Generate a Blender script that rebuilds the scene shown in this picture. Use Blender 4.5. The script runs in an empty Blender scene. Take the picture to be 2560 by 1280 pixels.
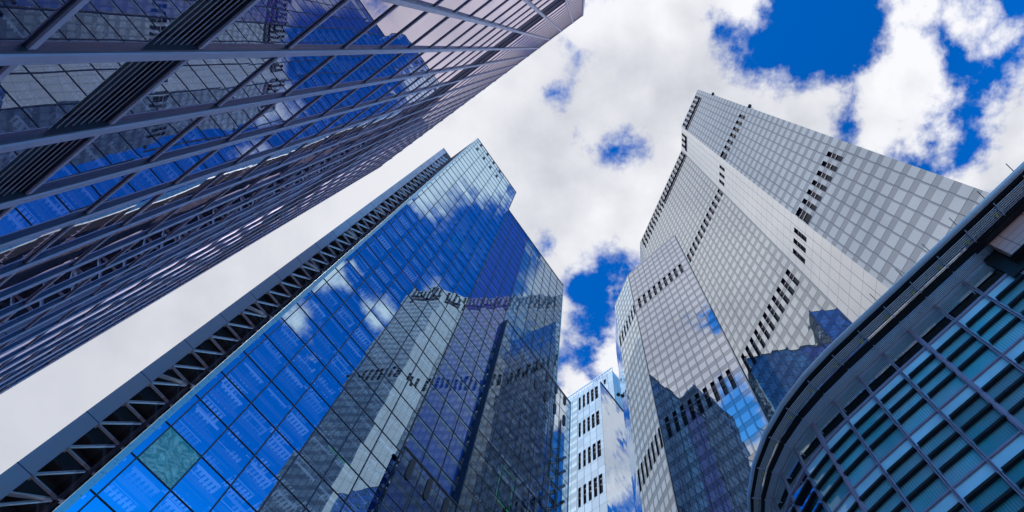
import bpy, math, random
import numpy as np
from mathutils import Vector, Matrix
random.seed(7)
sc = bpy.context.scene
C = sc.collection
# ------------------------------------------------------------------ camera
# survey of the place: one survey unit = 2 m, camera stands at the origin of the survey
FPX, PX, PY, ZX, ZY = 1883.7, 1453.5, 910.1, 1450.8, 119.1
zv = np.array([ZX-PX, ZY-PY, FPX]); zv /= np.linalg.norm(zv)
e1 = np.array([1., 0, 0])-zv[0]*zv; e1 /= np.linalg.norm(e1)
e2 = np.cross(zv, e1)
S, CAMH = 2.0, 1.6
R = Matrix(((e1[0], -e1[1], -e1[2]), (e2[0], -e2[1], -e2[2]), (zv[0], -zv[1], -zv[2])))
cam = bpy.data.cameras.new('camera'); co = bpy.data.objects.new('camera', cam); C.objects.link(co)
co.matrix_world = Matrix.Translation((0, 0, CAMH)) @ R.to_4x4()
cam.sensor_width = 36; cam.lens = FPX/2560*36
cam.shift_x = (1280-PX)/2560; cam.shift_y = (PY-640)/2560
cam.clip_start = .05; cam.clip_end = 5000
sc.camera = co
sc.render.resolution_x = 1024; sc.render.resolution_y = 512
sc.view_settings.view_transform = 'Standard'; sc.view_settings.look = 'None'
sc.view_settings.exposure = 0.0; sc.view_settings.gamma = 1
sc.render.engine = 'CYCLES'
sc.cycles.max_bounces = 8; sc.cycles.glossy_bounces = 4; sc.cycles.transparent_max_bounces = 12
sc.cycles.diffuse_bounces = 2

def skyp(x, y):                        # a direction of the sky as a point of a flat cloud layer
    v = np.array([x-PX, y-PY, FPX]); w = np.array([v@e1, v@e2, v@zv]); return w[0]/w[2], w[1]/w[2]

# ------------------------------------------------------------------ sun and sky
SUN = Vector((-.90, -.35, 1.15)).normalized()      # towards the sun
sl = bpy.data.lights.new('sun', 'SUN'); sl.energy = 2.3; sl.angle = math.radians(.5); sl.color = (1, .97, .93)
so = bpy.data.objects.new('sun', sl); C.objects.link(so)
so.rotation_euler = SUN.to_track_quat('Z', 'Y').to_euler()

class NT:
    def __init__(s, nt): s.nt = nt; s.n = nt.nodes; s.l = nt.links
    def add(s, t, **k):
        n = s.n.new(t)
        for a, b in k.items(): setattr(n, a, b)
        return n
    def put(s, sock, v):
        if hasattr(v, 'is_linked') or isinstance(v, bpy.types.NodeSocket): s.l.new(v, sock)
        else: sock.default_value = v
    def m(s, op, a, b=None, c=None, clamp=False):
        n = s.add('ShaderNodeMath', operation=op, use_clamp=clamp)
        s.put(n.inputs[0], a)
        if b is not None: s.put(n.inputs[1], b)
        if c is not None: s.put(n.inputs[2], c)
        return n.outputs[0]
    def vm(s, op, a, b=None, out=0):
        n = s.add('ShaderNodeVectorMath', operation=op); s.put(n.inputs[0], a)
        if b is not None:
            if op == 'SCALE': s.put(n.inputs['Scale'], b)
            else: s.put(n.inputs[1], b)
        return n.outputs[out]
    def noise(s, vec, scale, detail=2, rough=.5, out='Fac', dist=0):
        n = s.add('ShaderNodeTexNoise'); s.put(n.inputs['Vector'], vec)
        n.inputs['Scale'].default_value = scale; n.inputs['Detail'].default_value = detail
        n.inputs['Roughness'].default_value = rough; n.inputs['Distortion'].default_value = dist
        return n.outputs[out]
    def mixc(s, f, a, b, mode='MIX'):
        n = s.add('ShaderNodeMix', data_type='RGBA', blend_type=mode)
        s.put(n.inputs[0], f); s.put(n.inputs[6], a); s.put(n.inputs[7], b); return n.outputs[2]
    def mr(s, v, a, b, c=0., d=1., smooth=False):
        n = s.add('ShaderNodeMapRange'); n.interpolation_type = 'SMOOTHSTEP' if smooth else 'LINEAR'
        s.put(n.inputs[0], v)
        for i, q in enumerate((a, b, c, d)): s.put(n.inputs[i+1], q)
        return n.outputs[0]
    def xyz(s, v):
        n = s.add('ShaderNodeSeparateXYZ'); s.l.new(v, n.inputs[0]); return n.outputs
    def comb(s, x, y, z=0.):
        n = s.add('ShaderNodeCombineXYZ')
        for i, q in enumerate((x, y, z)): s.put(n.inputs[i], q)
        return n.outputs[0]

w = bpy.data.worlds.new('World'); sc.world = w; w.use_nodes = True
N = NT(w.node_tree); N.n.clear()
tc = N.add('ShaderNodeTexCoord').outputs['Generated']
sky = N.add('ShaderNodeTexSky', sky_type='NISHITA', sun_disc=False)
sky.sun_elevation = math.asin(SUN.z); sky.sun_rotation = math.atan2(SUN.x, SUN.y)
sky.air_density = 1.0; sky.dust_density = .3; sky.ozone_density = 2.2
d = N.xyz(tc)
dz = N.m('MAXIMUM', d[2], .08)
p0 = N.comb(N.m('DIVIDE', d[0], dz), N.m('DIVIDE', d[1], dz))
wn = N.vm('SUBTRACT', N.noise(p0, 9, 5, .6, 'Color'), (.5, .5, .5))
wn = N.vm('MULTIPLY', wn, (.10, .10, 0))
p = N.vm('ADD', p0, wn)
g = bpy.data.node_groups.new('cloud_patch', 'ShaderNodeTree')
g.interface.new_socket('P', in_out='INPUT', socket_type='NodeSocketVector')
g.interface.new_socket('Centre', in_out='INPUT', socket_type='NodeSocketVector')
g.interface.new_socket('Rot', in_out='INPUT', socket_type='NodeSocketVector')
g.interface.new_socket('Size', in_out='INPUT', socket_type='NodeSocketVector')
g.interface.new_socket('Value', in_out='OUTPUT', socket_type='NodeSocketFloat')
G = NT(g); gi = G.add('NodeGroupInput'); go = G.add('NodeGroupOutput')
mp = G.add('ShaderNodeMapping', vector_type='TEXTURE')
for a, b in (('P', 0), ('Centre', 1), ('Rot', 2), ('Size', 3)): G.l.new(gi.outputs[a], mp.inputs[b])
G.l.new(G.m('SUBTRACT', 1., G.vm('LENGTH', mp.outputs[0], out=1)), go.inputs[0])
def patch(x, y, rx, ry, rot=0):
    n = N.add('ShaderNodeGroup'); n.node_tree = g
    cx, cy = skyp(x, y); k = 1/FPX*1.06
    N.l.new(p, n.inputs[0]); n.inputs[1].default_value = (cx, cy, 0)
    n.inputs[2].default_value = (0, 0, math.radians(rot)); n.inputs[3].default_value = (rx*k, ry*k, 1)
    return N.m('MINIMUM', N.m('MULTIPLY', n.outputs[0], min(rx, ry)*k*9), .8)
POS = [(1480, 170, 420, 470, 0), (900, 500, 650, 620, 0), (200, 900, 900, 650, 0), (1940, 265, 210, 115, 25),
       (1800, 30, 85, 150, 0), (1810, 330, 170, 170, 0), (1520, 560, 170, 110, 20), (1300, 480, 190, 210, 0),
       (2255, 190, 110, 110, 30), (2300, 290, 105, 75, 50), (2205, 300, 75, 85, 0), (2270, 20, 80, 60, 20),
       (2410, 50, 70, 40, 15), (2490, 75, 80, 25, -25), (2560, 310, 100, 140, 20), (2490, 430, 110, 90, 0),
       (1430, 930, 50, 75, -15), (1510, 840, 38, 60, 20), (1425, 1010, 70, 70, 0), (1395, 690, 28, 60, -20),
       (2360, 350, 35, 60, 20), (1530, 900, 45, 40, 0), (2800, 250, 260, 220, 20),
       (-300, 150, 1500, 730, 0), (1200, -250, 330, 200, 0), (450, -1050, 620, 520, -20), (350, -1700, 900, 500, 0), (3300, 700, 500, 260, 40), (1850, -110, 130, 150, 20), (2515, -485, 50, 40, 30), (2364, -185, 38, 32, 0), (2343, -393, 40, 48, 0), (2420, 560, 170, 90, 30),
       (3000, 1500, 500, 300, 0), (1600, 2100, 900, 350, 10)]
NEG = [(1545, 370, 62, 50, 20), (1378, 240, 34, 32, 0), (1425, 130, 20, 45, 0), (1470, 5, 70, 28, 0), (1480, 745, 105, 135, 0), (2385, 400, 50, 60, 0),
       (2040, 70, 200, 165, -10), (2480, 190, 60, 60, 0), (1352, 598, 30, 24, 0), (1470, 355, 38, 25, 0), (2128, 300, 30, 120, 0), (2385, 240, 40, 160, 25),
       (2330, 350, 50, 30, 0), (1455, 900, 14, 12, 0), (731, -416, 80, 60, 20), (350, -620, 150, 90, 0)]
den = None
for q in POS:
    v = patch(*q); den = v if den is None else N.m('MAXIMUM', den, v)
for q in NEG:
    den = N.m('MINIMUM', den, N.m('SUBTRACT', .16, patch(*q)))
fb = N.noise(p0, 14, 9, .62)
fb2 = N.noise(p0, 3.5, 3, .5)
den = N.m('ADD', den, N.m('MULTIPLY', N.m('SUBTRACT', fb, .5), 1.15))
den = N.m('MULTIPLY', N.mr(den, -.12, .20, smooth=True), N.mr(d[2], .02, .25))
hz = N.mr(d[2], 0., .35, 1., 0.)
skc = N.add('ShaderNodeHueSaturation'); skc.inputs['Saturation'].default_value = 1.5; skc.inputs['Value'].default_value = 1.75
N.l.new(sky.outputs[0], skc.inputs['Color'])
skyc = N.mixc(1., skc.outputs[0], N.mixc(N.mr(d[2], .80, .52), (.22, .83, 1.15, 1), (.66, 2.7, 2.8, 1)), 'MULTIPLY')
ex = N.mr(N.xyz(p0)[0], .38, .85, 1., 1.85)
skyc = N.mixc(1., skyc, N.comb(ex, ex, ex), 'MULTIPLY')
shade = N.mr(N.m('ADD', N.m('MULTIPLY', fb2, .75), N.m('MULTIPLY', fb, .25)), .33, .58)
leftness = N.mr(N.xyz(p0)[0], -.75, .12)
shade = N.m('MULTIPLY', shade, N.mr(leftness, 0., 1., .25, 1.))
cl = N.mixc(shade, (5.7, 5.9, 6.5, 1), (9.9, 9.9, 10.2, 1))
cl = N.mixc(N.mr(N.xyz(p0)[1], -.30, -.48), cl, (1.5, 1.85, 2.6, 1))      # out-of-view dark cloud, added to dim the reflections in the glass
col = N.mixc(N.m('MULTIPLY', den, .97), skyc, cl)
col = N.mixc(hz, col, (3.2, 3.6, 4.4, 1))
bg = N.add('ShaderNodeBackground'); bg.inputs['Strength'].default_value = .1
N.l.new(col, bg.inputs['Color'])
wo = N.add('ShaderNodeOutputWorld'); N.l.new(bg.outputs[0], wo.inputs['Surface'])
w.cycles.sampling_method = 'MANUAL'; w.cycles.sample_map_resolution = 512

# ------------------------------------------------------------------ materials
MATS = {}
def newmat(name):
    m = bpy.data.materials.new(name); m.use_nodes = True; n = NT(m.node_tree); n.n.clear()
    MATS[name] = m; return m, n
def out(n, sh): o = n.add('ShaderNodeOutputMaterial'); n.l.new(sh, o.inputs[0])
def wob(n, wave, tilt, scale=.35):
    """glazing is never flat: slow roller waves and a small tilt of every pane"""
    geo = n.add('ShaderNodeNewGeometry'); tcx = n.add('ShaderNodeTexCoord')
    nz = n.vm('SUBTRACT', n.noise(tcx.outputs['Object'], scale, 2, .5, 'Color'), (.5, .5, .5))
    nz = n.vm('SCALE', nz, wave)
    uvf = n.vm('FLOOR', tcx.outputs['UV'])
    wnz = n.add('ShaderNodeTexWhiteNoise', noise_dimensions='2D'); n.l.new(uvf, wnz.inputs[0])
    wv = n.vm('SCALE', n.vm('SUBTRACT', wnz.outputs['Color'], (.5, .5, .5)), tilt)
    nm = n.vm('NORMALIZE', n.vm('ADD', geo.outputs['Normal'], n.vm('ADD', nz, wv)))
    return nm, tcx, wnz
def glossy(n, colr, rough, nm):
    g_ = n.add('ShaderNodeBsdfGlossy'); n.put(g_.inputs['Color'], colr); g_.inputs['Roughness'].default_value = rough
    if nm is not None: n.l.new(nm, g_.inputs['Normal'])
    return g_.outputs[0]
def diffuse(n, colr):
    g_ = n.add('ShaderNodeBsdfDiffuse'); n.put(g_.inputs['Color'], colr); return g_.outputs[0]
def mixs(n, f, a, b):
    x = n.add('ShaderNodeMixShader'); n.put(x.inputs[0], f); n.l.new(a, x.inputs[1]); n.l.new(b, x.inputs[2]); return x.outputs[0]
def fres(n, f0, ior=None):
    ior = ior or (1.12 if f0 <= .05 else 1.5)
    f_ = n.add('ShaderNodeFresnel'); f_.inputs['IOR'].default_value = ior
    return n.m('ADD', n.m('MULTIPLY', f_.outputs[0], 1-f0), f0, clamp=True)
def mirror_glass(name, tint, f0, back, wave=.008, tilt=.006, scale=.35, through=None, vary=False):
    m, n = newmat(name); nm, t, wnz = wob(n, wave, tilt, scale)
    if through: tr = n.add('ShaderNodeBsdfTransparent'); tr.inputs[0].default_value = (*through, 1); b = tr.outputs[0]
    else:
        bc = n.mixc(n.noise(t.outputs['Object'], .5, 3), (*[c*.6 for c in back], 1), (*[c*1.4 for c in back], 1))
        if vary:
            u_ = n.xyz(t.outputs['UV']); rv = n.mr(wnz.outputs['Value'], 0., 1., .55, 1.15)
            pl = n.m('ADD', .86, n.m('MULTIPLY', n.m('SINE', n.m('MULTIPLY', u_[0], 95.)), n.mr(n.noise(n.vm('SCALE', t.outputs['UV'], 1.7), 1., 2), .4, .6, 0., .2)))
            rv = n.m('MULTIPLY', rv, pl); bc = n.mixc(1., bc, n.comb(n.m('MULTIPLY', rv, n.mr(n.noise(n.vm('SCALE', t.outputs['UV'], .9), 1., 1), .3, .7, .4, 1.2)), rv, rv), 'MULTIPLY')
        b = diffuse(n, bc)
    out(n, mixs(n, fres(n, f0), b, glossy(n, (*tint, 1), .003, nm))); return m
def metal(name, colr, rough=.35, metallic=.7, var=.12, scale=2.):
    m, n = newmat(name); t = n.add('ShaderNodeTexCoord')
    b = n.add('ShaderNodeBsdfPrincipled')
    f = n.noise(t.outputs['Object'], scale, 4, .6)
    n.l.new(n.mixc(f, (*[c*(1-var) for c in colr], 1), (*[c*(1+var) for c in colr], 1)), b.inputs['Base Color'])
    n.l.new(n.mr(f, .3, .7, rough*.8, rough*1.2), b.inputs['Roughness'])
    b.inputs['Metallic'].default_value = metallic
    out(n, b.outputs[0]); return m

def cladding(name, light, dark, f_light, f_dark, split=.6, side=.12, warm=(1, 1, 1), bands=None, wave=.006, tilt=.010, joint=(.05, .06, .08), plain=False):
    """storey-high cassettes: a glossy pale pane under a darker ribbed band; UV = (bays, storeys)"""
    m, n = newmat(name); nm, t, wnz = wob(n, wave, tilt, .3)
    uv = n.xyz(t.outputs['UV']); fx = n.m('FRACT', uv[0]); fy = n.m('FRACT', uv[1])
    jx = n.m('LESS_THAN', n.m('ABSOLUTE', n.m('SUBTRACT', n.m('FRACT', n.m('ADD', uv[0], .5)), .5)), .028)
    jy = n.m('LESS_THAN', n.m('ABSOLUTE', n.m('SUBTRACT', n.m('FRACT', n.m('ADD', uv[1], .5)), .5)), .012)
    j = n.m('MAXIMUM', jx, jy)
    vx = n.mr(wnz.outputs['Value'], 0., 1., .84, 1.08)
    if plain:
        isl = n.m('ADD', 1., 0.)
    else:
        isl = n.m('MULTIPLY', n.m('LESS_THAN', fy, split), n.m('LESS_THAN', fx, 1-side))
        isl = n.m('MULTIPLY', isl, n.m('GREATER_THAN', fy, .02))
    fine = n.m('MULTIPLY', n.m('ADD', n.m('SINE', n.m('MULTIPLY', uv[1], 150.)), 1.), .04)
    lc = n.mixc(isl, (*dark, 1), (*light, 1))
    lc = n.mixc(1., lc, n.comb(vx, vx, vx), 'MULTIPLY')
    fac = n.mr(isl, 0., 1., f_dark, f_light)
    if bands:      # bright window reflections painted in as pale rows
        rw = None
        for (x0, x1, y0, y1) in bands:
            q = n.m('MULTIPLY', n.m('MULTIPLY', n.m('GREATER_THAN', uv[0], x0), n.m('LESS_THAN', uv[0], x1)), n.m('MULTIPLY', n.m('GREATER_THAN', uv[1], y0), n.m('LESS_THAN', uv[1], y1)))
            rw = q if rw is None else n.m('MAXIMUM', rw, q)
        lc = n.mixc(rw, lc, (.95, .94, .90, 1))
        fac = n.m('MULTIPLY', fac, n.mr(rw, 0., 1., 1., .35))
    lc = n.mixc(j, lc, (*joint, 1))
    fac = n.m('MULTIPLY', n.m('SUBTRACT', fac, fine), n.mr(j, 0., 1., 1., .35))
    out(n, mixs(n, fac, diffuse(n, lc), glossy(n, (*warm, 1), .012, nm))); return m

M_Bglass = mirror_glass('blue_mirror_glass', (.56, .80, 1.0), .64, (.0, .0, .0), .007, .010, .2, through=(.55, .72, .88))
M_Bclear, _n = newmat('clear_corner_glass'); _t = _n.add('ShaderNodeBsdfTransparent'); _t.inputs[0].default_value = (.66, .62, .68, 1)
out(_n, mixs(_n, .05, _t.outputs[0], glossy(_n, (.8, .85, .9, 1), .01, None)))
M_Aglass = mirror_glass('violet_mirror_glass', (.90, .81, .94), .46, (.09, .05, .09), .008, .004, .25)
M_Cglass = mirror_glass('wavy_mirror_glass', (.80, .88, .95), .62, (.22, .26, .30), .016, .012, .5)
M_Fside = mirror_glass('side_mirror_glass', (.80, .88, .95), .60, (.08, .1, .13), .02, .01, .4)
M_Eglass = mirror_glass('teal_window_glass', (.6, .8, .95), .05, (.30, .56, .64), .01, .01, .4, vary=True)
M_Espan = mirror_glass('pale_spandrel_glass', (.8, .9, 1), .05, (.60, .82, .92), .01, .01, .4)
M_Eclere = mirror_glass('dark_teal_glass', (.75, .9, .9), .2, (.04, .12, .12), .01, .01, .4, vary=True)
M_Battic = mirror_glass('attic_blue_glass', (.4, .7, 1), .25, (.05, .16, .45), .01, .01, .4)
M_slot = mirror_glass('black_window_glass', (.5, .55, .65), .04, (.010, .010, .014), .005, .005, .4)
M_black = metal('black_metal', (.012, .011, .014), .5, .2)
M_Amull = metal('violet_grey_metal', (.92, .53, .60), .42, .03, .18, 1.2)
M_Adark = metal('dark_bronze_metal', (.10, .07, .09), .35, .5)
M_Bmull = metal('dark_joint_metal', (.015, .02, .035), .5, .2)
M_Btrim = metal('pale_green_trim', (.40, .55, .52), .3, .3)
M_fascia = metal('grey_fascia_metal', (.52, .40, .41), .35, .1, .06, .3)
M_truss = metal('grey_brace_steel', (.70, .54, .56), .4, .1)
M_mesh = metal('black_mesh_screen', (.06, .045, .05), .7, .1)
M_orange = metal('orange_beam', (.85, .45, .28), .6, .0)
M_white = metal('white_blind', (.75, .78, .82), .7, .0)
M_roofmetal = metal('pale_gutter_metal', (.66, .66, .74), .35, .25)
M_slat = metal('grey_slat_metal', (.6, .6, .7), .35, .25)
M_slat2 = metal('white_slat_metal', (.92, .92, .95), .4, .0)
M_Emull = metal('mauve_frame_metal', (.42, .30, .40), .4, .1)
M_roof = metal('grey_roof', (.25, .25, .26), .8, .0)
M_yellow = metal('yellow_tag', (.8, .75, .2), .5, 0)
M_core = metal('dark_core_wall', (.03, .035, .05), .8, 0)

def interior_mat():
    m, n = newmat('office_ceiling'); t = n.add('ShaderNodeTexCoord'); uv = n.xyz(t.outputs['UV'])
    lvl = n.m('FLOOR', n.m('MULTIPLY', n.xyz(t.outputs['Object'])[2], .25))
    bay = n.m('FRACT', n.m('DIVIDE', n.m('SUBTRACT', uv[0], 1.79), 1.305))
    pt = n.noise(n.comb(n.m('MULTIPLY', uv[0], 1.3), n.m('MULTIPLY', uv[1], .7), n.m('MULTIPLY', lvl, 3.7)), 1., 2, .6)
    s1_ = n.m('LESS_THAN', n.m('FRACT', n.m('MULTIPLY', uv[0], 6.)), .6)
    s2_ = n.m('GREATER_THAN', n.m('FRACT', n.m('ADD', n.m('MULTIPLY', uv[1], .55), n.m('MULTIPLY', n.noise(n.comb(n.m('FLOOR', n.m('MULTIPLY', uv[0], 6.)), lvl, 0.), 3., 1), 2.))), .25)
    inb = n.m('MULTIPLY', n.m('GREATER_THAN', bay, .12), n.m('LESS_THAN', bay, .9))
    cw = n.add('ShaderNodeTexWhiteNoise', noise_dimensions='3D')
    n.l.new(n.comb(n.m('FLOOR', n.m('DIVIDE', n.m('SUBTRACT', uv[0], 1.79), 1.305)), lvl, n.m('FLOOR', n.m('MULTIPLY', uv[1], 1.3))), cw.inputs[0])
    rnd = n.mr(cw.outputs['Value'], .1, 1., 0., 1.25)
    bar2 = n.m('MULTIPLY', n.m('LESS_THAN', n.m('FRACT', n.m('MULTIPLY', uv[1], 1.9)), .16), inb)
    on = n.m('MULTIPLY', n.m('MULTIPLY', n.mr(pt, .42, .56), inb), n.m('MULTIPLY', s1_, s2_))
    on = n.m('MULTIPLY', n.m('MAXIMUM', on, bar2), rnd, clamp=True)
    cc = n.mixc(on, (.05, .07, .12, 1), (.55, .62, .76, 1))
    b = n.add('ShaderNodeBsdfPrincipled'); n.l.new(cc, b.inputs['Base Color']); b.inputs['Roughness'].default_value = .7
    n.put(b.inputs['Emission Color'], (.55, .72, 1, 1)); n.l.new(n.m('MULTIPLY', on, .36), b.inputs['Emission Strength'])
    out(n, b.outputs[0]); return m
M_ceil = interior_mat()
def lamp_mat(name, c, s):
    m, n = newmat(name); e = n.add('ShaderNodeEmission'); e.inputs[0].default_value = (*c, 1); e.inputs[1].default_value = s; out(n, e.outputs[0]); return m
M_green = lamp_mat('green_light_strip', (.1, .9, .35), .4)
M_pink = lamp_mat('pink_light_strip', (.7, .25, .6), .5)
M_lamp = lamp_mat('warm_lamp', (1, .85, .45), 3.)
def paint(name, a, b, sc_=.35, rough=.5):
    m, n = newmat(name); t = n.add('ShaderNodeTexCoord'); pb = n.add('ShaderNodeBsdfPrincipled')
    n.l.new(n.mixc(n.noise(t.outputs['Object'], sc_, 4, .6), (*a, 1), (*b, 1)), pb.inputs['Base Color']); pb.inputs['Roughness'].default_value = rough
    out(n, pb.outputs[0]); return m
M_purple = paint('purple_sky_sheet', (.60, .16, .62), (.72, .22, .70))
M_blueb = paint('blue_blind', (.02, .16, .55), (.03, .24, .70))
M_pale = paint('pale_green_blind', (.70, .86, .86), (.8, .92, .92))
M_grey = paint('grey_blind', (.36, .39, .45), (.5, .54, .6))
M_ground = paint('pale_bounce_paving', (.30, .29, .28), (.42, .41, .39), .6, .9)  # unseen ground made pale to bounce light up into the street
M_teal, _n = newmat('protective_film'); _t = _n.add('ShaderNodeTexCoord'); _p = _n.add('ShaderNodeBsdfPrincipled')
_w = _n.noise(_t.outputs['Object'], 1.1, 6, .75, dist=2.5)
_n.l.new(_n.mixc(_n.mr(_w, .42, .62), (.05, .40, .36, 1), (.55, .90, .75, 1)), _p.inputs['Base Color']); _p.inputs['Roughness'].default_value = .22
_b = _n.add('ShaderNodeBump'); _b.inputs['Strength'].default_value = .8; _b.inputs['Distance'].default_value = .15; _n.l.new(_w, _b.inputs['Height']); _n.l.new(_b.outputs[0], _p.inputs['Normal'])
out(_n, _p.outputs[0])

def pink_stone():
    m, n = newmat('pink_granite'); t = n.add('ShaderNodeTexCoord'); uv = n.xyz(t.outputs['UV'])
    j = n.m('MAXIMUM', n.m('LESS_THAN', n.m('FRACT', uv[0]), .02), n.m('LESS_THAN', n.m('FRACT', uv[1]), .04))
    c = n.mixc(n.noise(t.outputs['Object'], 30, 4, .7), (.78, .30, .25, 1), (.95, .46, .40, 1))
    pb = n.add('ShaderNodeBsdfPrincipled'); n.l.new(n.mixc(j, c, (.06, .03, .03, 1)), pb.inputs['Base Color']); pb.inputs['Roughness'].default_value = .45
    out(n, pb.outputs[0]); return m
M_stone = pink_stone()

# ------------------------------------------------------------------ geometry helpers
class Plane:
    """vertical facade plane: n horizontal normal pointing away from the street, dist in survey units"""
    def __init__(s, n, dist): s.n = np.array(n)/np.hypot(*n); s.d = dist; s.t = np.array([s.n[1], -s.n[0]])
    def __call__(s, u, h, k=0.):
        q = s.n*(s.d+k)+s.t*u; return (q[0]*S, q[1]*S, h*S+CAMH)
class MB:
    def __init__(s): s.v = []; s.f = []; s.m = []; s.uv = []
    def quad(s, a, b, c, d_, mat=0, uv=None):
        i = len(s.v); s.v += [a, b, c, d_]; s.f.append((i, i+1, i+2, i+3)); s.m.append(mat)
        s.uv.append(uv or ((0, 0), (1, 0), (1, 1), (0, 1)))
    def poly(s, pts, mat=0):
        i = len(s.v); s.v += list(pts); s.f.append(tuple(range(i, i+len(pts)))); s.m.append(mat); s.uv.append([(0, 0)]*len(pts))
    def rect(s, P, u0, u1, h0, h1, k=0., mat=0, uv=None, uvf=None):
        if uvf: uv = tuple(uvf(a, b) for a, b in ((u0, h0), (u1, h0), (u1, h1), (u0, h1)))
        s.quad(P(u0, h0, k), P(u1, h0, k), P(u1, h1, k), P(u0, h1, k), mat, uv)
    def box(s, P, u0, u1, h0, h1, k0, k1, mat=0, uvf=None):
        c = [P(u, h, k) for k in (k0, k1) for h in (h0, h1) for u in (u0, u1)]
        i = len(s.v); s.v += c
        for f in ((0, 1, 3, 2), (5, 4, 6, 7), (4, 0, 2, 6), (1, 5, 7, 3), (2, 3, 7, 6), (4, 5, 1, 0)):
            s.f.append(tuple(i+q for q in f)); s.m.append(mat)
            if uvf: s.uv.append([uvf(*((u0, u1)[q & 1], (h0, h1)[(q >> 1) & 1], (k0, k1)[(q >> 2) & 1])) for q in f])
            else: s.uv.append([(0, 0)]*4)
    def bar(s, a, b, wd, ht, up=(0, 0, 1), mat=0):
        a = Vector(a); b = Vector(b); d_ = (b-a).normalized(); x = d_.cross(Vector(up))
        if x.length < 1e-4: x = d_.cross(Vector((1, 0, 0)))
        x.normalize(); y = x.cross(d_).normalized(); x *= wd/2; y *= ht/2
        i = len(s.v); s.v += [tuple(q) for q in (a-x-y, a+x-y, a+x+y, a-x+y, b-x-y, b+x-y, b+x+y, b-x+y)]
        for f in ((0, 3, 2, 1), (4, 5, 6, 7), (0, 1, 5, 4), (1, 2, 6, 5), (2, 3, 7, 6), (3, 0, 4, 7)):
            s.f.append(tuple(i+q for q in f)); s.m.append(mat); s.uv.append([(0, 0)]*4)
    def merge(s, o):
        i = len(s.v); s.v += o.v; s.f += [tuple(i+q for q in f) for f in o.f]; s.m += o.m; s.uv += o.uv
    def build(s, name, mats, parent=None, kind=None, label=None, smooth=False):
        me = bpy.data.meshes.new(name); off = parent.location if parent else Vector((0, 0, 0))
        if parent and parent.parent: off = parent.parent.location
        me.from_pydata([(a[0]-off[0], a[1]-off[1], a[2]-off[2]) for a in s.v], [], s.f)
        mats = mats if isinstance(mats, (list, tuple)) else [mats]
        for q in mats: me.materials.append(q)
        me.polygons.foreach_set('material_index', s.m)
        l = me.uv_layers.new(name='UVMap'); l.data.foreach_set('uv', [c for f in s.uv for q in f for c in q])
        if smooth: me.polygons.foreach_set('use_smooth', [True]*len(s.f))
        o = bpy.data.objects.new(name, me); C.objects.link(o)
        if parent: o.parent = parent
        if kind: o['kind'] = kind
        if label: o['label'] = label
        return o
def seen(mb):                          # how large a piece shows in the photograph
    a = np.array(mb.v)-np.array([0, 0, CAMH]); cz = a@np.array([e1[2], e2[2], zv[2]])
    if (cz < .1).all(): return 0
    cx = a@np.array([e1[0], e2[0], zv[0]]); cy = a@np.array([e1[1], e2[1], zv[1]]); cz = np.maximum(cz, .1)
    X = np.clip(cx/cz*FPX+PX, 0, 2560); Y = np.clip(cy/cz*FPX+PY, 0, 1280)
    return (X.max()-X.min()+.01)*(Y.max()-Y.min()+.01) if (X.max()-X.min())*(Y.max()-Y.min()) > 0 else 0
def pool(name, items, mats, parent, cap=100, label=None):
    """every piece its own part; past a hundred the largest stay parts and the rest become one"""
    items = sorted(items, key=lambda q: -seen(q)); vis = [q for q in items if seen(q) > 0]
    keep = vis[:cap] if len(items) > cap else items
    ks = set(map(id, keep)); res = [q.build(name, mats, parent, label=label) for q in keep]
    rest = [q for q in items if id(q) not in ks]
    if rest:
        r = MB()
        for q in rest: r.merge(q)
        r.build(name, mats, parent, kind='stuff')
    return res
def thing(name, label, cat, loc, group=None):
    o = bpy.data.objects.new(name, None); C.objects.link(o); o.location = loc; o.empty_display_size = 1
    o['label'] = label; o['category'] = cat
    if group: o['group'] = group
    return o
def one(fn, *a, **k): q = MB(); getattr(q, fn)(*a, **k); return q
G0 = -.8+.004/S          # street level in survey units

# ------------------------------------------------------------------ ground
gm = MB(); gm.quad((-2500, -2500, 0), (2500, -2500, 0), (2500, 2500, 0), (-2500, 2500, 0))
gm.build('ground', M_ground, kind='structure')

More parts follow.
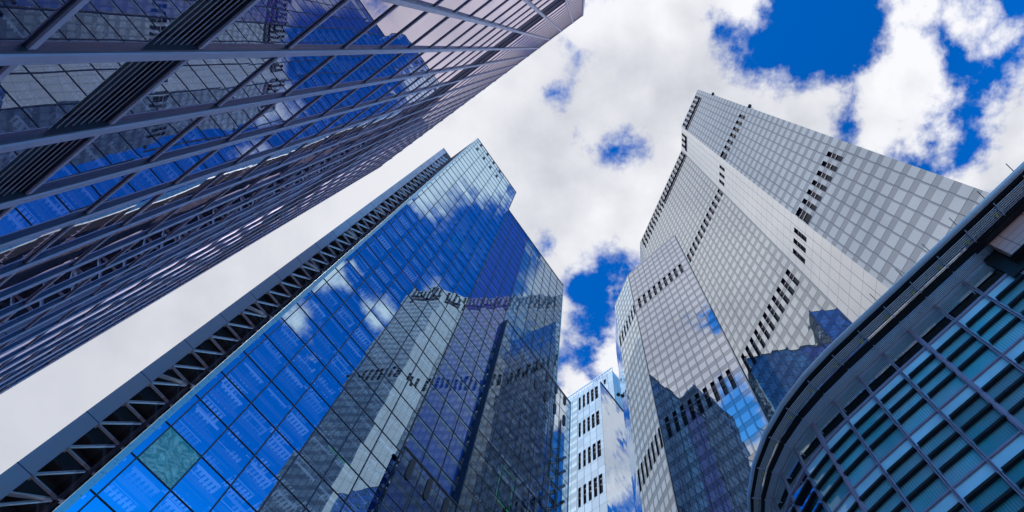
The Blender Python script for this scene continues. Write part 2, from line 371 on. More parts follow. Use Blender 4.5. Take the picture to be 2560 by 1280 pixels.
# ------------------------------------------------------------------ A : violet grey tower right beside the camera
PA = Plane((-.561, -.828), 1.64)
A = thing('office_tower', 'dark violet-grey office tower with mirrored windows and black louvre strips, filling the upper left', 'office tower', PA(8, G0, 4))
AT = 59.97; FL = 1.964
us = [-1.39]+[-.54+1.0*i for i in range(19)]
hs = [6.33-1.964*3, 6.33-1.964*2, 6.33-1.964]+[6.33+1.965*i for i in range(28)]
hs = [h for h in hs if h < AT-1.2]
MW = .10
def louvre_rows(h):
    return None
gl = []; lv = []; tr = []; ml = []
b = MB(); b.box(PA, -1.39, 17.75, G0, AT-.3, .16, 14); b.build('tower_core', M_core, A)
LOUV = [(5.58, 6.36), (28.25, 32.15), (AT-2.2, AT-.35)]
for i in range(len(us)-1):
    u0, u1 = us[i]+MW, us[i+1]
    if i == 0: u0 = us[0]+MW
    for j, h in enumerate(hs):
        top = hs[j+1] if j+1 < len(hs) else AT-2.2
        lo, hi = h+.12, top
        parts = [(lo, hi)]
        for (a, c) in LOUV:
            np_ = []
            for (x, y) in parts:
                if c <= x or a >= y: np_.append((x, y)); continue
                if a-x > .05: np_.append((x, a))
                if y-c > .05: np_.append((c, y))
            parts = np_
        for (x, y) in parts: gl.append(one('rect', PA, u0, u1, x, y, .036, uvf=lambda a, c_: (a+.54, c_/1.965)))
    for li, (a, c) in enumerate(LOUV):
        q = MB(); q.rect(PA, u0, u1, a, c, .13, 1)
        nb = {0: 8, 1: 22, 2: 9}[li]; st = (c-a)/nb
        for k in range(nb):
            z = a+st*(k+.5)
            q.box(PA, u0, u1, z-.006, z+.006, .05, .056, 0)
        lv.append(q)
for j, h in enumerate(hs+[AT-2.3, AT-.33]):
    q = MB(); q.box(PA, us[0], 17.72, h, h+.022, .03, .12, 1); q.box(PA, us[0], 17.72, h+.02, h+.082, .014, .12, 0); tr.append(q)
for u in us+[17.6]:
    q = MB(); q.box(PA, u, u+.022, G0, AT, .005, .12, 1); q.box(PA, u+.022, u+MW, G0, AT+.12, -.012, .12, 0)
    ml.append(q)
pool('window_pane', gl, M_Aglass, A)
pool('louvre', lv, [M_Amull, M_black], A)
pool('transom', tr, [M_Amull, M_Adark], A)
pool('mullion', ml, [M_Amull, M_Adark], A)
q = MB(); q.box(PA, -1.39, 17.72, AT-.28, AT-.05, .1, 14); q.build('roof', M_roof, A)

# ------------------------------------------------------------------ B : blue mirrored tower
PB = Plane((-.826, .564), 16.73)
B = thing('office_tower', 'blue mirrored glass tower with a stepped roofline and a zigzag steel side, in the middle', 'office tower', PB(10, G0, 4))
UB = [1.57, 1.79, 3.11, 4.41, 5.67, 7.0, 8.29, 9.62]
HB = [17.05+1.964*i for i in range(-9, 42)]
HB = [G0]+[h for h in HB if h < 98.5]
uvB = lambda u, h: ((u-1.79)/1.305+20, (h-17.05)/1.964+20)
gl = []; teal = []; gr = []
UR = [9.68]+[9.68+1.236*i for i in range(1, 10)]
for i in range(len(UB)-1):
    for j in range(len(HB)):
        h0 = HB[j]; h1 = HB[j+1] if j+1 < len(HB) else 99.2
        if UB[i] > 9.3 and h0 < 0: continue
        r = one('rect', PB, UB[i], UB[i+1], h0, h1, 0, uvf=uvB)
        if i == 1 and abs(h0-(17.05+1.964)) < .1: pass
        if i == 1 and 19.0 < h0 < 19.1: teal.append(r)
        else: gl.append(r)
for i in range(9):
    for j in range(len(HB)):
        h0 = HB[j]; h1 = HB[j+1] if j+1 < len(HB) else 99.2
        if h0 > 87.5: continue
        h1 = min(h1, 87.9)
        gr.append(one('rect', PB, UR[i], UR[i+1], h0, h1, 0, uvf=uvB))
pool('glass_panel', gl, M_Bglass, B)
M_B2 = mirror_glass('clear_blue_glass', (.60, .78, .98), .22, (0, 0, 0), .008, .010, .2, through=(.70, .78, .84))
pool('striped_glass_panel', gr, M_B2, B)
pool('covered_panel', teal, M_teal, B, label='window panel covered in crumpled green film')
ml = [one('box', PB, u-.022, u+.022, G0, 99.2, -.03, .02) for u in UB[1:-1]]
ml += [one('box', PB, u-.02, u+.02, G0, 87.9, -.03, .02) for u in UR[1:-1]]
ml += [one('box', PB, 9.60, 9.66, G0, 99.2, -.04, .02)]
pool('mullion', ml, M_Bmull, B)
tr = []
for h in HB[1:]:
    tr.append(one('box', PB, 1.57, 9.6 if h > 87.8 else 20.8, h-.018, h+.018, -.025, .02))
tr.append(one('box', PB, 1.4, 9.66, 99.2, 99.3, -.04, .1)); tr.append(one('box', PB, 9.66, 20.83, 87.9, 88., -.04, .1))
pool('transom', tr, M_Bmull, B)
q = MB(); q.box(PB, 1.38, 1.57, G0, 99.25, -.03, .1); q.build('corner_trim', M_Btrim, B)
q = MB(); q.box(PB, 20.78, 20.86, G0, 87.95, -.03, .3); q.build('corner_trim', M_Btrim, B)
q = MB(); q.rect(PB, 1.40, 1.40, 0, 1, 0)
q = MB(); q.quad(PB(1.40, G0, .1), PB(1.40, G0, 6.7), PB(1.40, 99.2, 6.7), PB(1.40, 99.2, .1), 0, ((0, 0), (5, 0), (5, 50), (0, 50))); q.build('side_glazing', M_Bclear, B)
# crown vents
vents = []
def pill(P, u, h0, h1, wd, k, sl=.06):
    q = MB(); r = wd/2; pts = []
    for s_, hc in ((1, h1-r), (-1, h0+r)):
        for a in range(7):
            an = math.pi*a/6
            pts.append((u+r*math.cos(an)*s_+(0), hc+r*math.sin(an)*s_*2.0))
    f_ = [P(a, c, k) for a, c in pts]; bk = [P(a, c, k+.12) for a, c in pts]
    q.poly(f_[::-1])
    for i in range(len(f_)): q.quad(f_[i], f_[(i+1) % len(f_)], bk[(i+1) % len(f_)], bk[i])
    return q
for u in (2.33, 3.65, 4.93, 6.22):
    vents.append(pill(PB, u, 97.55, 98.7, .34, -.03)); vents.append(pill(PB, u, 93.9, 95.0, .34, -.03))
for u in (17.8, 19.08, 20.35, 21.6):
    vents.append(pill(PB, u, 55.9, 57.3, .30, -.45)); vents.append(pill(PB, u, 52.2, 53.7, .30, -.45))
for u in (10.2, 11.47, 12.72): vents.append(pill(PB, u, 28.95, 30.4, .30, -.45))
pool('crown_vent', vents, M_black, B)
# lower blocks standing a little proud of the tower
gl = []; ml = []; tr = []
U2 = [13.45, 14.7, 15.95, 17.2, 18.45, 19.7, 20.95, 22.42]
for i in range(len(U2)-1):
    for j in range(len(HB)-1):
        if HB[j] > 57: continue
        gl.append(one('rect', PB, U2[i], U2[i+1], HB[j], min(HB[j+1], 57.5), -.4, uvf=uvB))
U3 = [9.56, 10.83, 12.1, 13.40]
for i in range(3):
    for j in range(len(HB)-1):
        if HB[j] > 30: continue
        gl.append(one('rect', PB, U3[i], U3[i+1], HB[j], min(HB[j+1], 30.7), -.4, uvf=uvB))
pool('lower_glass_panel', gl, M_B2, B)
for u in U2[1:-1]: ml.append(one('box', PB, u-.015, u+.015, G0, 57.5, -.42, -.38))
for u in U3[:-1]: ml.append(one('box', PB, u-.02, u+.02, G0, 30.7, -.42, -.38))
ml.append(one('box', PB, 13.38, 13.45, G0, 57.6, -.45, -.0))
pool('lower_mullion', ml, M_Bmull, B)
for h in HB:
    if h > 57.5 or h < 0: continue
    tr.append(one('box', PB, 13.45, 22.42, h-.014, h+.014, -.42, -.39))
    if h < 30: tr.append(one('box', PB, 9.56, 13.38, h-.016, h+.016, -.42, -.39))
tr.append(one('box', PB, 13.4, 22.45, 57.5, 57.62, -.43, -.3)); tr.append(one('box', PB, 9.5, 13.4, 30.7, 30.82, -.43, -.3))
pool('lower_transom', tr, M_Bmull, B)
q = MB(); q.box(PB, 22.40, 22.47, G0, 57.6, -.43, -.36); q.build('corner_trim', M_Btrim, B)
# steel frame of the stair behind the clear corner glass
st = []
for h in HB:
    if h < 20 or h > 50: continue
    q = MB(); q.bar(PB(20.95, h, .5), PB(22.35, h, .5), .5, .35); q.bar(PB(20.95, h, .5), PB(22.35, h+1.9, .5), .22, .22); q.bar(PB(22.3, h, -.2), PB(22.3, h, 3.), .35, .3); st.append(q)
for u, k in ((20.95, .5), (22.33, .5), (22.3, 2.5), (21.2, 2.5)): q = MB(); q.bar(PB(u, G0, k), PB(u, 55, k), .35, .35); st.append(q)
pool('stair_frame', st, M_Adark, B)
# inside: ceilings, beams, blinds, braces
cl_ = []; bm_ = []; dg = []
for j, h in enumerate(HB[1:]):
    if h > 96: continue
    ur = 20.7 if h < 86.5 else 9.55
    cl_.append(one('box', PB, 1.62, ur, h-.10, h+.05, .30, 3.2, uvf=lambda u, hh, k: (u, k*2)))
    if h < 92: bm_.append(one('box', PB, 1.9, ur, h-.32, h-.16, .6, .72))
pool('ceiling', cl_, M_ceil, B)
pool('ceiling_beam', bm_, M_orange, B)
for j, h in enumerate(HB[1:-1]):
    if h > 60: continue
    for u in [3.8+2.6*i for i in range(7)]:
        q = MB(); q.bar(PB(u, h-.2, 1.2), PB(u+1.1, h+1.7, 1.2), .16, .16); dg.append(q)
        if (j+int(u)) % 2: q = MB(); q.bar(PB(u+1.1, h+1.7, 1.2), PB(u+2.2, h-.2, 1.2), .16, .16); dg.append(q)
pool('brace', dg, M_orange, B)
q = MB(); q.box(PB, 1.9, 9.6, G0, 92, 3.2, 6.5); q.box(PB, 9.6, 20.75, G0, 87, 3.2, 6.5); q.build('core_wall', M_core, B)
q = MB(); q.box(PB, 1.42, 9.6, 98.9, 99.15, .02, 6.6); q.box(PB, 9.68, 20.78, 87.6, 87.85, .02, 6.6); q.build('roof', M_roof, B)
# blinds and purple reflection sheets behind the right part of the facade, and the white slab edges between them
bl = {'purple_sky_sheet': [], 'pale_blind': [], 'grey_blind': [], 'blue_blind': []}
mm = {'purple_sky_sheet': M_purple, 'pale_blind': M_pale, 'grey_blind': M_grey, 'blue_blind': M_blueb}
se = []
def side(h): return 9.9+0*(h)
for h in HB[1:]:
    if h > 86 or h < 10: continue
    lo = h+.42; hi = min(h+1.9, 87.5)
    a = 9.85; m1 = 13.7+(.0 if h < 60 else 0); m2 = 16.0
    if h <= 52: bl['blue_blind'].append(one('rect', PB, a, 13.3, lo, hi, .16))
    if h > 52: bl['purple_sky_sheet'].append(one('rect', PB, a, m1, lo, hi, .16))  # purple sheets carry the tinted sky reflection as colour
    bl['pale_blind'].append(one('rect', PB, m1+.05, m2, h+.1, hi, .18)) if h > 54 else None
    if h > 54: bl['grey_blind'].append(one('rect', PB, m2+.05, 20.7, lo, hi, .16))
    se.append(one('box', PB, 9.8, 20.72, h+.02, h+.26, .10, .24))
for k_, v in bl.items(): pool(k_, v, mm[k_], B)
pool('slab_edge', se, M_white, B)
# a few lit frames
for (u, h, wd, hh, mt) in ((6.2, 61.5, 1.1, 2.2, M_green), (4.5, 47.2, 1.0, 2.0, M_pink), (16.5, 36.0, 1.2, 3.6, M_green), (6.6, 27.2, 1.3, .0, M_green)):
    q = MB()
    for a, c in (((u, h), (u+wd, h)), ((u+wd, h), (u+wd, h+hh)), ((u+wd, h+hh), (u, h+hh)), ((u, h+hh), (u, h))):
        if a != c: q.bar(PB(*a, .28), PB(*c, .28), .09, .09)
    q.build('light_strip', mt, B)
# slim core tower behind the left edge: fascia and braced recess
PK = Plane((-.826, .564), 16.73*1.4)
FT = 109.8
q = MB(); q.box(PK, -.07, .57, G0, FT, -.1, 5); q.build('fascia', M_fascia, B)
q = MB(); q.box(PK, .57, 2.2, G0, FT-.4, 1.6, 5); q.build('mesh_screen', M_mesh, B)
q = MB(); q.box(PK, -.1, 2.3, FT, FT+.12, -.15, 5); q.build('roof', M_roof, B)
fj = []
hh = 22.5
while hh < FT:
    fj.append(one('box', PK, -.075, .575, hh, hh+.05, -.105, -.09)); hh += 3.93
pool('fascia_joint', fj, M_Adark, B)
br = []; sh_ = []
hk = [24.8+1.964*i for i in range(-4, 44)]
for i, h in enumerate(hk):
    if h > FT-1.5: break
    q = MB(); q.bar(PK(.50, h, .25), PK(1.95, h, .25), .24, .16); q.bar(PK(.50, h, .25), PK(1.62, h+1.75, .25), .22, .16)
    q.bar(PK(.56, h, .1), PK(.56, h, .4), .35, .35)
    if i % 5 == 2: q.bar(PK(.42, h+.55, .1), PK(1.95, h+1.95, .1), .45, .12)
    br.append(q)
    sh_.append(one('box', PK, .57, 2.1, h-.18, h-.02, .9, 1.6))
pool('w_brace', br, M_truss, B)
pool('shelf', sh_, M_mesh, B)
q = MB()
q.bar(PK(1.75, G0, .1), PK(1.75, FT-1, .1), .25, .25); q.build('brace_post', M_Adark, B)
q = MB()   # guard rail on the roof edge
for a in range(6): q.bar(PB(1.5, 99.2, .3+a*.9), PB(1.5, 100.3, .3+a*.9), .06, .06)
q.bar(PB(1.5, 100.3, .3), PB(1.5, 100.3, 4.8), .06, .06); q.build('guard_rail', M_truss, B)

# ------------------------------------------------------------------ D : tall silver tower with folded facade
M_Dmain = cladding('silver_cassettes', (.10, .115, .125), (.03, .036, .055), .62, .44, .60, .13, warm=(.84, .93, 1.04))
M_D2 = cladding('lit_cassettes', (.2, .2, .195), (.2, .2, .195), .68, .68, plain=True, joint=(.14, .14, .15), tilt=.003,  # facet in stronger light, set brighter through its own colour
                bands=[(-30, 30, 39.45, 39.75), (-30, 30, 35.45, 35.75), (-30, 30, 34.35, 34.65), (-30, 30, 33.4, 33.65), (-30, 30, 24.7, 25.1), (-30, 30, 47.3, 47.5)])
M_D3 = cladding('warm_lit_cassettes', (.12, .13, .12), (.05, .055, .065), .66, .46, .58, .24, warm=(.94, .98, 1.0))  # warmer reflections on this facet put into its tint
M_F1 = cladding('sky_tinted_cassettes', (.10, .115, .13), (.03, .04, .06), .70, .46, .60, .16, warm=(.92, .96, 1.04), wave=.010)  # bluish sky reflection on this side put into the tint
M_F2 = cladding('cream_check_cassettes', (.62, .62, .57), (.26, .27, .27), .42, .28, .58, .22, warm=(1, .98, .94))  # same cladding on the sunlit side, its brightness put into the colour

def grid_wall(P, u0, u1, h0, h1, bay, org, slots, mat, parent, depth=.16, sub=1, name='facade'):
    """one folded side of a tower with its window slots cut out and set back"""
    ucut = {u0, u1}; hcut = {h0, h1}
    for (a, c, x, y) in slots: ucut |= {a, c}; hcut |= {x, y}
    U = sorted(x for x in ucut if u0 <= x <= u1); Hh = sorted(x for x in hcut if h0 <= x <= h1)
    w_ = MB()
    uvf = lambda u, h: ((u-org)/bay+60, (h-h1)/FL+63)
    for i in range(len(U)-1):
        for j in range(len(Hh)-1):
            um, hm = (U[i]+U[i+1])/2, (Hh[j]+Hh[j+1])/2
            if any(a < um < c and x < hm < y for (a, c, x, y) in slots): continue
            w_.rect(P, U[i], U[i+1], Hh[j], Hh[j+1], 0, uvf=uvf)
    w_.build(name, mat, parent)
    ws = []
    for (a, c, x, y) in slots:
        q = MB(); q.rect(P, a, c, x, y, depth, 0)
        for (s0, s1, t0, t1) in ((a, a, x, y), (c, c, x, y)): q.quad(P(s0, t0, 0), P(s0, t0, depth), P(s0, t1, depth), P(s0, t1, 0), 1)
        q.quad(P(a, x, 0), P(c, x, 0), P(c, x, depth), P(a, x, depth), 1); q.quad(P(a, y, 0), P(c, y, 0), P(c, y, depth), P(a, y, depth), 1)
        if y-x > 1.5:
            mid = x+(y-x)*.52; q.box(P, a, c, mid-.10, mid+.06, depth-.05, depth-.005, 1)
            q.box(P, a, c, y-.75, y-.70, depth-.03, depth-.004, 2)
        ws.append(q)
    return ws
HD = 123.4
D = thing('skyscraper', 'tallest silver skyscraper with folded facade of checked pale panels and rows of black slots', 'skyscraper', (30*S, 25*S, 0))
PD1 = Plane((.92521, .37946), 19.0046); PD2 = Plane((.99867, -.05146), 15.2634); PD3 = Plane((.92521, .37946), 20.5348); PD4 = Plane((.99956, -.02967), 9.0214)
def row(start, pitch, n, wd, h0, h1): return [(start-i*pitch-wd, start-i*pitch, h0, h1) for i in range(n)]
s1 = row(.44, .72, 7, .34, 84.8, 88.15)+row(.42, .72, 7, .34, 52.2, 55.6)
s1 = [q for q in s1]; s1[6] = (-4.50, -3.86, 84.8, 88.15); s1[13] = (-4.50, -3.88, 52.2, 55.6)
s1 += [(-4.5, .45, 116.45, 119.2)]+row(.45, .72, 7, .36, 119.2, 122.9)
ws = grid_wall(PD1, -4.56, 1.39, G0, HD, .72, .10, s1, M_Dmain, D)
s2 = row(-13.12, .79, 3, .37, 84.9, 88.3)+row(-13.12, .79, 3, .37, 52.3, 55.65)
s2 += [(-15.3, -13.1, 116.6, 119.2)]+row(-13.1, .79, 3, .4, 119.2, 123.)
ws += grid_wall(PD2, -15.80, -12.22, G0, HD, .72, -12.22, s2, M_D2, D)
s3 = row(-7.86, .748, 20, .38, 85.1, 88.45)+row(-8.4, .748, 19, .38, 52.3, 55.85)
s3 += [(-15.7, -7.8, 116.5, 119.2)]+row(-7.95, .748, 21, .38, 119.2, 122.9)+row(-15.98, .748, 10, .38, 116.5, 119.2)
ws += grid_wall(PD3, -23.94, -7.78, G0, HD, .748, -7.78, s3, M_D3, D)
pool('slot_window', ws, [M_slot, M_black, M_Amull], D)
q = MB(); p1 = PD4.n*PD4.d
# remaining sides close the volume
cs = [(18.11, 5.93), (15.87, 11.39), (16.05, 14.98), (9.91, 29.94), (10.0, 32.9), (20, 44), (44, 40), (40, 14.5)]
W3 = lambda c, h: (c[0]*S, c[1]*S, h*S+CAMH)
def close_sides(cs, idx, h0, h1, mat, parent, name='rear_facade'):
    q = MB()
    for i in idx:
        a, c = cs[i], cs[(i+1) % len(cs)]; L = math.hypot(a[0]-c[0], a[1]-c[1])/.72
        q.quad(W3(a, h0), W3(c, h0), W3(c, h1), W3(a, h1), 0, ((0, h0/FL), (L, h0/FL), (L, h1/FL), (0, h1/FL)))
    q.build(name, mat, parent)
    q = MB(); q.poly([W3(c, h1-.15) for c in cs]); q.build('roof', M_roof, parent)
close_sides(cs, (3, 4, 5, 6), G0, HD, M_Dmain, D)
q = MB(); q.quad(W3((40, 14.5), G0), W3((18.11, 5.93), G0), W3((18.11, 5.93), HD), W3((40, 14.5), HD), 0, ((0, 0), (30, 0), (30, 63), (0, 63))); q.build('end_facade', M_Dmain, D)

# ------------------------------------------------------------------ F : lower silver tower in front of it
KF = 1.13; HF = 88.5*KF
F_ = thing('office_tower', 'lower silver tower with blue cloud reflections, standing in front of the tallest skyscraper', 'office tower', (18*S, 30*S, 0))
PF1 = Plane((.66848, .74373), 22.7259*KF); PF2 = Plane((.92958, .36861), 14.7163*KF)
sk = lambda L: [tuple(v*KF for v in q) for q in L]
f1 = sk(row(-6.22, .70, 9, .34, 74.5, 77.6)+row(-6.22, .70, 9, .34, 46.2, 49.3))
ws = grid_wall(PF1, -12.62*KF, -5.42*KF, G0, HF, .72*KF, -5.42*KF, f1, M_F1, F_)
f2 = sk(row(-21.55, .63, 7, .28, 74.2, 77.3)+row(-21.55, .63, 7, .28, 45.9, 48.9))
pf = lambda P, c: (c[0]*P.t[0]+c[1]*P.t[1])
ua, ub = pf(PF2, (5.77*KF, 25.37*KF)), pf(PF2, (4.236*KF, 29.24*KF))
ws += grid_wall(PF2, min(ua, ub), max(ua, ub), G0, HF, .63*KF, max(ua, ub), f2, M_F2, F_)
pool('slot_window', ws, [M_slot, M_black, M_Amull], F_)
cs = sk([(11.12, 20.56), (5.77, 25.37), (4.236, 29.24), (4.50, 35.2), (12, 37), (16.6, 26)])
close_sides(cs, (3, 4, 5), G0, HF, M_F1, F_)
q = MB(); q.quad(W3(cs[2], G0), W3(cs[3], G0), W3(cs[3], HF), W3(cs[2], HF), 0, ((0, 0), (3, 0), (3, 45), (0, 45))); q.build('side_glazing', M_Fside, F_)

# ------------------------------------------------------------------ C : white block between the towers
Ck = 1.7
M_C1 = cladding('white_panels', (.76, .70, .66), (.76, .70, .66), .08, .08, plain=True, joint=(.16, .18, .22), wave=.003, tilt=.002)
M_C1b = cladding('striped_white_panels', (.90, .82, .73), (.62, .58, .54), .08, .12, .45, .04, joint=(.25, .27, .3), wave=.003)
Cb = thing('office_block', 'low white block with rows of tall black slots, between blue and silver towers', 'office block', (4*S, 42*S, 0))
PC1 = Plane((.59902, .80073), 22.3065*Ck)
hC = 59.3*Ck; uC0, uC1, uCm = -18.3*Ck, -14.57*Ck, -17.02*Ck
cslots = []
for hh in (58.95, 54.2, 49.3, 44.5, 39.6):
    for i in range(5):
        a = -16.88+i*.435; up_ = (hh-.15+i*.12)
        cslots.append(((a)*Ck, (a+.22+.02*i)*Ck, (hh-2.4)*Ck, (hh)*Ck))
ws = grid_wall(PC1, uCm, uC1, G0, hC, 1.02, uC1, cslots, M_C1, Cb, .2, name='slotted_facade')
pool('slot_window', ws, [M_slot, M_black, M_Amull], Cb)
grid_wall(PC1, uC0, uCm, G0, hC, .85, uCm, [], M_C1b, Cb, name='banded_facade')
PC2 = Plane((-.80593, .59201), 14.3724*Ck)
uc = pf(PC2, (1.70*Ck, 26.59*Ck))
c_far = PC2.n*PC2.d+PC2.t*(uc+10.8)
q = MB(); q.rect(PC2, uc, uc+10.8, G0, hC, 0, uvf=lambda u, h: (u/1.0, h/1.6)); q.build('side_glazing', M_Cglass, Cb)
cs = [(1.70*Ck, 26.59*Ck), tuple(c_far), (-1, 64), tuple((PC1.n*PC1.d+PC1.t*uC0))]
close_sides(cs, (1, 2), G0, hC, M_C1, Cb)
q = MB(); q.bar(PC2(uc-.05, hC+.05, -.05), PC2(uc+10.8, hC+.05, -.05), .22, .2); q.build('parapet', M_Adark, Cb)
Cm = 1.15*Ck; hU = 60*Cm
PU1 = Plane((.59902, .80073), 22.3065*Cm)
uu1 = -13.25*Cm; uu0 = -18.1*Cm
ws = grid_wall(PU1, uu0, uu1, hC-2, hU, 1.02, uu1, [(uu1-.95*Cm, uu1-.72*Cm, hU-3.4, hU-1.6)], M_C1, Cb, .2, name='upper_facade')
pool('upper_slot_window', ws, [M_slot, M_black, M_Amull], Cb)
cU = PU1.n*PU1.d+PU1.t*uu1; PU2 = Plane((-.80593, .59201), -.80593*cU[0]+.59201*cU[1]); uc2 = pf(PU2, cU)
q = MB(); q.rect(PU2, uc2, uc2+9, hC-2, hU, 0, uvf=lambda u, h: (u/1.1, h/1.7)); q.build('upper_side_facade', M_C1, Cb)
cf2 = PU2.n*PU2.d+PU2.t*(uc2+9); cl2 = PU1.n*PU1.d+PU1.t*uu0
q = MB(); q.poly([W3(tuple(c), hU-.1) for c in (cU, cf2, cf2+PU1.t*-6, cl2)]); q.build('roof', M_roof, Cb)
rl = []
for i in range(17):
    u = uu0+(uu1-uu0)*i/16; rl.append(one('box', PU1, u-.06, u+.06, hU-.02, hU+1.15, -.05, .05))
pool('railing_post', rl, M_white, Cb)
q = MB(); q.box(PU1, uu0-.06, uu1+.06, hU+1.1, hU+1.35, -.08, .08); q.build('railing', M_white, Cb)

# ------------------------------------------------------------------ E : curved office building, lower right
HE = 16.45
E_ = thing('curved_building', 'dark curved office building with teal windows, black sunshade fins and a slatted canopy, lower right', 'office building', (9*S, 9*S, 0))
arc = [(7.68, 6.10), (7.17, 6.69), (6.66, 7.29), (6.16, 7.91), (5.71, 8.54), (5.34, 9.20), (5.08, 9.93), (4.95, 10.70), (4.97, 11.48), (5.13, 12.25), (5.42, 12.98)]
right = [(7.68+.508*k, 6.10-.592*k) for k in range(12, 0, -1)]
path = [np.array(c) for c in right+arc]
nrm = []
for i in range(len(path)):
    a = path[max(0, i-1)]; c = path[min(len(path)-1, i+1)]; t_ = (c-a)/np.hypot(*(c-a)); nrm.append(np.array([-t_[1], t_[0]]))
nrm = [n_ if n_@path[i] > 0 else -n_ for i, n_ in enumerate(nrm)]
WF = [1.]*15+[.97, .9, .8, .7, .6, .52, .46, .42]
def EP(i, f, h, k=0.):               # bay i, fraction f, height, distance behind the glass line
    j = min(i+1, len(path)-1); q = path[i]*(1-f)+path[j]*f; n_ = nrm[i]*(1-f)+nrm[j]*f; n_ = n_/np.hypot(*n_)
    if h > HE-.06 and k < 0: k = k*(WF[i]*(1-f)+WF[j]*f)       # the canopy narrows round the bend
    q = q+n_*k
    return (q[0]*S, q[1]*S, h*S+CAMH)
def ebox(q, i, f0, f1, h0, h1, k0, k1, mat=0):
    c = [EP(i, f, h, k) for k in (k0, k1) for h in (h0, h1) for f in (f0, f1)]
    n_ = len(q.v); q.v += c
    for f in ((0, 1, 3, 2), (5, 4, 6, 7), (4, 0, 2, 6), (1, 5, 7, 3), (2, 3, 7, 6), (4, 5, 1, 0)):
        q.f.append(tuple(n_+z for z in f)); q.m.append(mat); q.uv.append([(0, 0)]*4)
NB = len(path)-1
lv_ = [HE-.97-1.964*k for k in range(9)]
pan = []; spn = []; fin = []; mul = []; trn = []; cle = []; dark = []
for i in range(NB):
    q = MB(); q.quad(EP(i, 0, lv_[0]), EP(i, 1, lv_[0]), EP(i, 1, HE), EP(i, 0, HE), 0, ((i, 50), (i+1, 50), (i+1, 51), (i, 51))); cle.append(q)
    q = MB(); ebox(q, i, 0, 1, lv_[0]-.04, lv_[0]+.05, -.05, .05); trn.append(q)
    for j in range(len(lv_)-1):
        t0, b0 = lv_[j], lv_[j+1]
        q = MB(); q.quad(EP(i, 0, b0, 0), EP(i, 1, b0, 0), EP(i, 1, t0-.42, 0), EP(i, 0, t0-.42, 0), 0, ((i, j), (i+1, j), (i+1, j+.9), (i, j+.9))); pan.append(q)
        q = MB(); q.quad(EP(i, 0, t0-.42, -.01), EP(i, 1, t0-.42, -.01), EP(i, 1, t0, -.01), EP(i, 0, t0, -.01), 0, ((i, j+30), (i+1, j+30), (i+1, j+31), (i, j+31))); spn.append(q)
        for k in range(3):
            z = t0-.44-.49*k
            q = MB(); ebox(q, i, .05, .93, z-.07, z, -.10, -.012); fin.append(q)
        q = MB(); ebox(q, i, 0, 1, b0-.035, b0+.0, -.06, .05); ebox(q, i, 0, 1, b0+.02, b0+.045, -.035, .05); trn.append(q)
for i in range(NB+1):
    ii, f = (i, 0) if i < NB else (NB-1, 1)
    wd = .05 if (i-16) % 4 else .085
    q = MB(); ebox(q, ii, f-wd*.8, f-.012, G0, HE+.05, -.06, .05); ebox(q, ii, f+.012, f+wd*.8, G0, HE+.05, -.06, .05)
    if (i-16) % 4 == 0: ebox(q, ii, f-.03, f+.03, G0, HE, -.08, -.02)
    mul.append(q)
pool('window', pan, M_Eglass, E_); pool('spandrel_panel', spn, M_Espan, E_); pool('sunshade_fin', fin, M_black, E_)
pool('clerestory_window', cle, M_Eclere, E_); pool('transom', trn, M_Emull, E_); pool('mullion', mul, M_Emull, E_)
# canopy: bands running along the facade at given distances in front of it
def band(k0, k1, h0, h1, mat, name, parent=E_):
    q = MB()
    for i in range(NB): ebox(q, i, 0, 1, h0, h1, k0, k1)
    return q.build(name, mat, parent)
band(-.05, .05, HE+.0, HE+.10, M_slat, 'eaves_rail')
for k in range(7): band(-.085-.040*k, -.067-.040*k, HE+.05, HE+.066, M_slat2, 'canopy_slat')
band(-.36, .34, HE+.20, HE+.22, M_Battic, 'canopy_soffit')
band(-.52, -.37, HE+.0, HE+.10, M_black, 'canopy_beam')
for k in range(7): band(-.565-.044*k, -.545-.044*k, HE+.07, HE+.082, M_slat2 if k > 1 else M_slat, 'canopy_slat')
band(-.98, -.52, HE+.20, HE+.22, M_black, 'canopy_soffit')
band(-1.0, -.88, HE+.10, HE+.16, M_black, 'canopy_beam')
q = MB(); prof = [(-.98, .08), (-1.03, .08), (-1.07, .10), (-1.095, .14), (-1.09, .18), (-1.06, .22), (-.98, .23)]
for i in range(NB):
    for a in range(len(prof)-1):
        (k0, z0), (k1, z1) = prof[a], prof[a+1]
        q.quad(EP(i, 0, HE+z0, k0), EP(i, 1, HE+z0, k0), EP(i, 1, HE+z1, k1), EP(i, 0, HE+z1, k1))
q.build('gutter', M_roofmetal, E_, smooth=True)
bk_ = []; pn = []; tg = []
for i in range(NB+1):
    ii, f = (i, 0) if i < NB else (NB-1, 1)
    q = MB(); q.bar(EP(ii, f, HE-.03, -.05), EP(ii, f, HE+.0, -.40), .04, .06); bk_.append(q)
    q = MB(); q.bar(EP(ii, f, HE+.05, -.5), EP(ii, f, HE+.05, -.92), .045, .06); bk_.append(q)
    q = MB(); q.bar(EP(ii, f, HE+.34, -1.0), EP(ii, f, HE+.38, -1.24), .03, .03); pn.append(q)
    q = MB()
    for a in range(4): q.bar(EP(ii, max(0, f+.16) if i < NB else 1, HE+.05, -.60-.03*a), EP(ii, max(0, f+.16) if i < NB else 1, HE+.05, -.615-.03*a), .10, .03)
    tg.append(q)
pool('canopy_bracket', bk_, M_slat, E_); pool('gutter_pin', pn, M_Adark, E_); pool('bracket_tag', tg, M_yellow, E_)
q = MB()   # attic set back behind the canopy
for i in range(NB): ebox(q, i, 0, 1, HE-.3, HE+1.4, .35, .5)
q.build('attic_glazing', M_Battic, E_)
q = MB(); top = [EP(i, 0, HE+1.15, .45) for i in range(NB)]+[EP(NB-1, 1, HE+1.15, .45)]
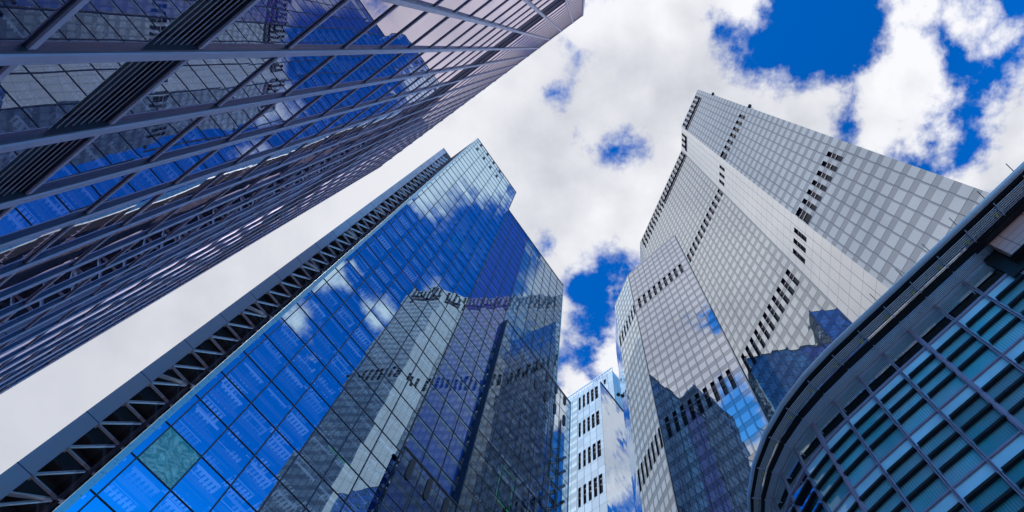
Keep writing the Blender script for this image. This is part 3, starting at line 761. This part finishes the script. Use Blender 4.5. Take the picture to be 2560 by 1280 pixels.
q.poly(top+[(30*S, 26*S, (HE+1.15)*S+CAMH), (32*S, 4*S, (HE+1.15)*S+CAMH)]); q.build('roof', M_roof, E_)
q = MB()
for i in range(NB): q.quad(EP(i, 0, G0, .06), EP(i, 1, G0, .06), EP(i, 1, HE, .06), EP(i, 0, HE, .06))
q.build('core_wall', M_core, E_)
# pink granite bay
PE = Plane((.7589, .6512), 9.79)
un = pf(PE, (9.25, 4.17))
q = MB(); uvf3 = lambda u, h, k: (u/.62, h/.26)
q.box(PE, un, un+6, HE-.98, HE+.9, -.30, -.05, 0, uvf3); q.build('granite_cladding', M_stone, E_)
q = MB(); q.box(PE, un-.32, un+6, HE-1.3, HE+.0, -.09, -.02); q.box(PE, un-.32, un+6.1, HE-.03, HE+.95, -.46, -.31); q.box(PE, un-.05, un+6, HE-1.02, HE-.985, -.31, -.05); q.build('granite_surround', M_black, E_)  # black borders, with the shadow gap around the granite put in as colour

# ------------------------------------------------------------------ small dome cameras on arms
def dome(base, tip, label, group='dome cameras fixed to tower corners', n=1):
    o = thing('dome_camera', label, 'security camera', base, group)
    q = MB(); q.bar(base, tip, .07, .07); q.build('arm', M_black, o)
    pts = [tip] if n == 1 else [tuple(Vector(tip)+Vector((.45, .15, 0))), tuple(Vector(tip)-Vector((.45, .15, 0)))]
    for c in pts:
        q = MB(); r = .45
        for a in range(10):
            for e in range(6):
                def s_(a_, e_): return (c[0]+r*math.cos(a_*math.pi/5)*math.sin(e_*math.pi/6), c[1]+r*math.sin(a_*math.pi/5)*math.sin(e_*math.pi/6), c[2]+r*math.cos(e_*math.pi/6)*.9)
                q.quad(s_(a, e), s_(a, e+1), s_(a+1, e+1), s_(a+1, e))
        q.build('dome', M_black, o, smooth=True)
def px3(x, y, dist):                   # surveyed point: direction and horizontal distance
    a, c = skyp(x, y); r = math.hypot(a, c); return (a/r*dist*S, c/r*dist*S, dist/r*S+CAMH)
for (x, y, lb) in ((1782, 235, 'upper of two small black dome cameras on the sky edge of the tallest skyscraper'), (1874, 265.5, 'lower of two small black dome cameras on the sky edge of the tallest skyscraper')):
    r_ = math.hypot(18.11, 5.927); t_ = px3(x, y, r_); dome((t_[0]+.9, t_[1]+.5, t_[2]), t_, lb)
t_ = px3(1551, 988, 34.0); dome((t_[0]+1.6, t_[1]+.2, t_[2]), t_, 'pair of black dome cameras on an arm beside the white block roof', n=2)
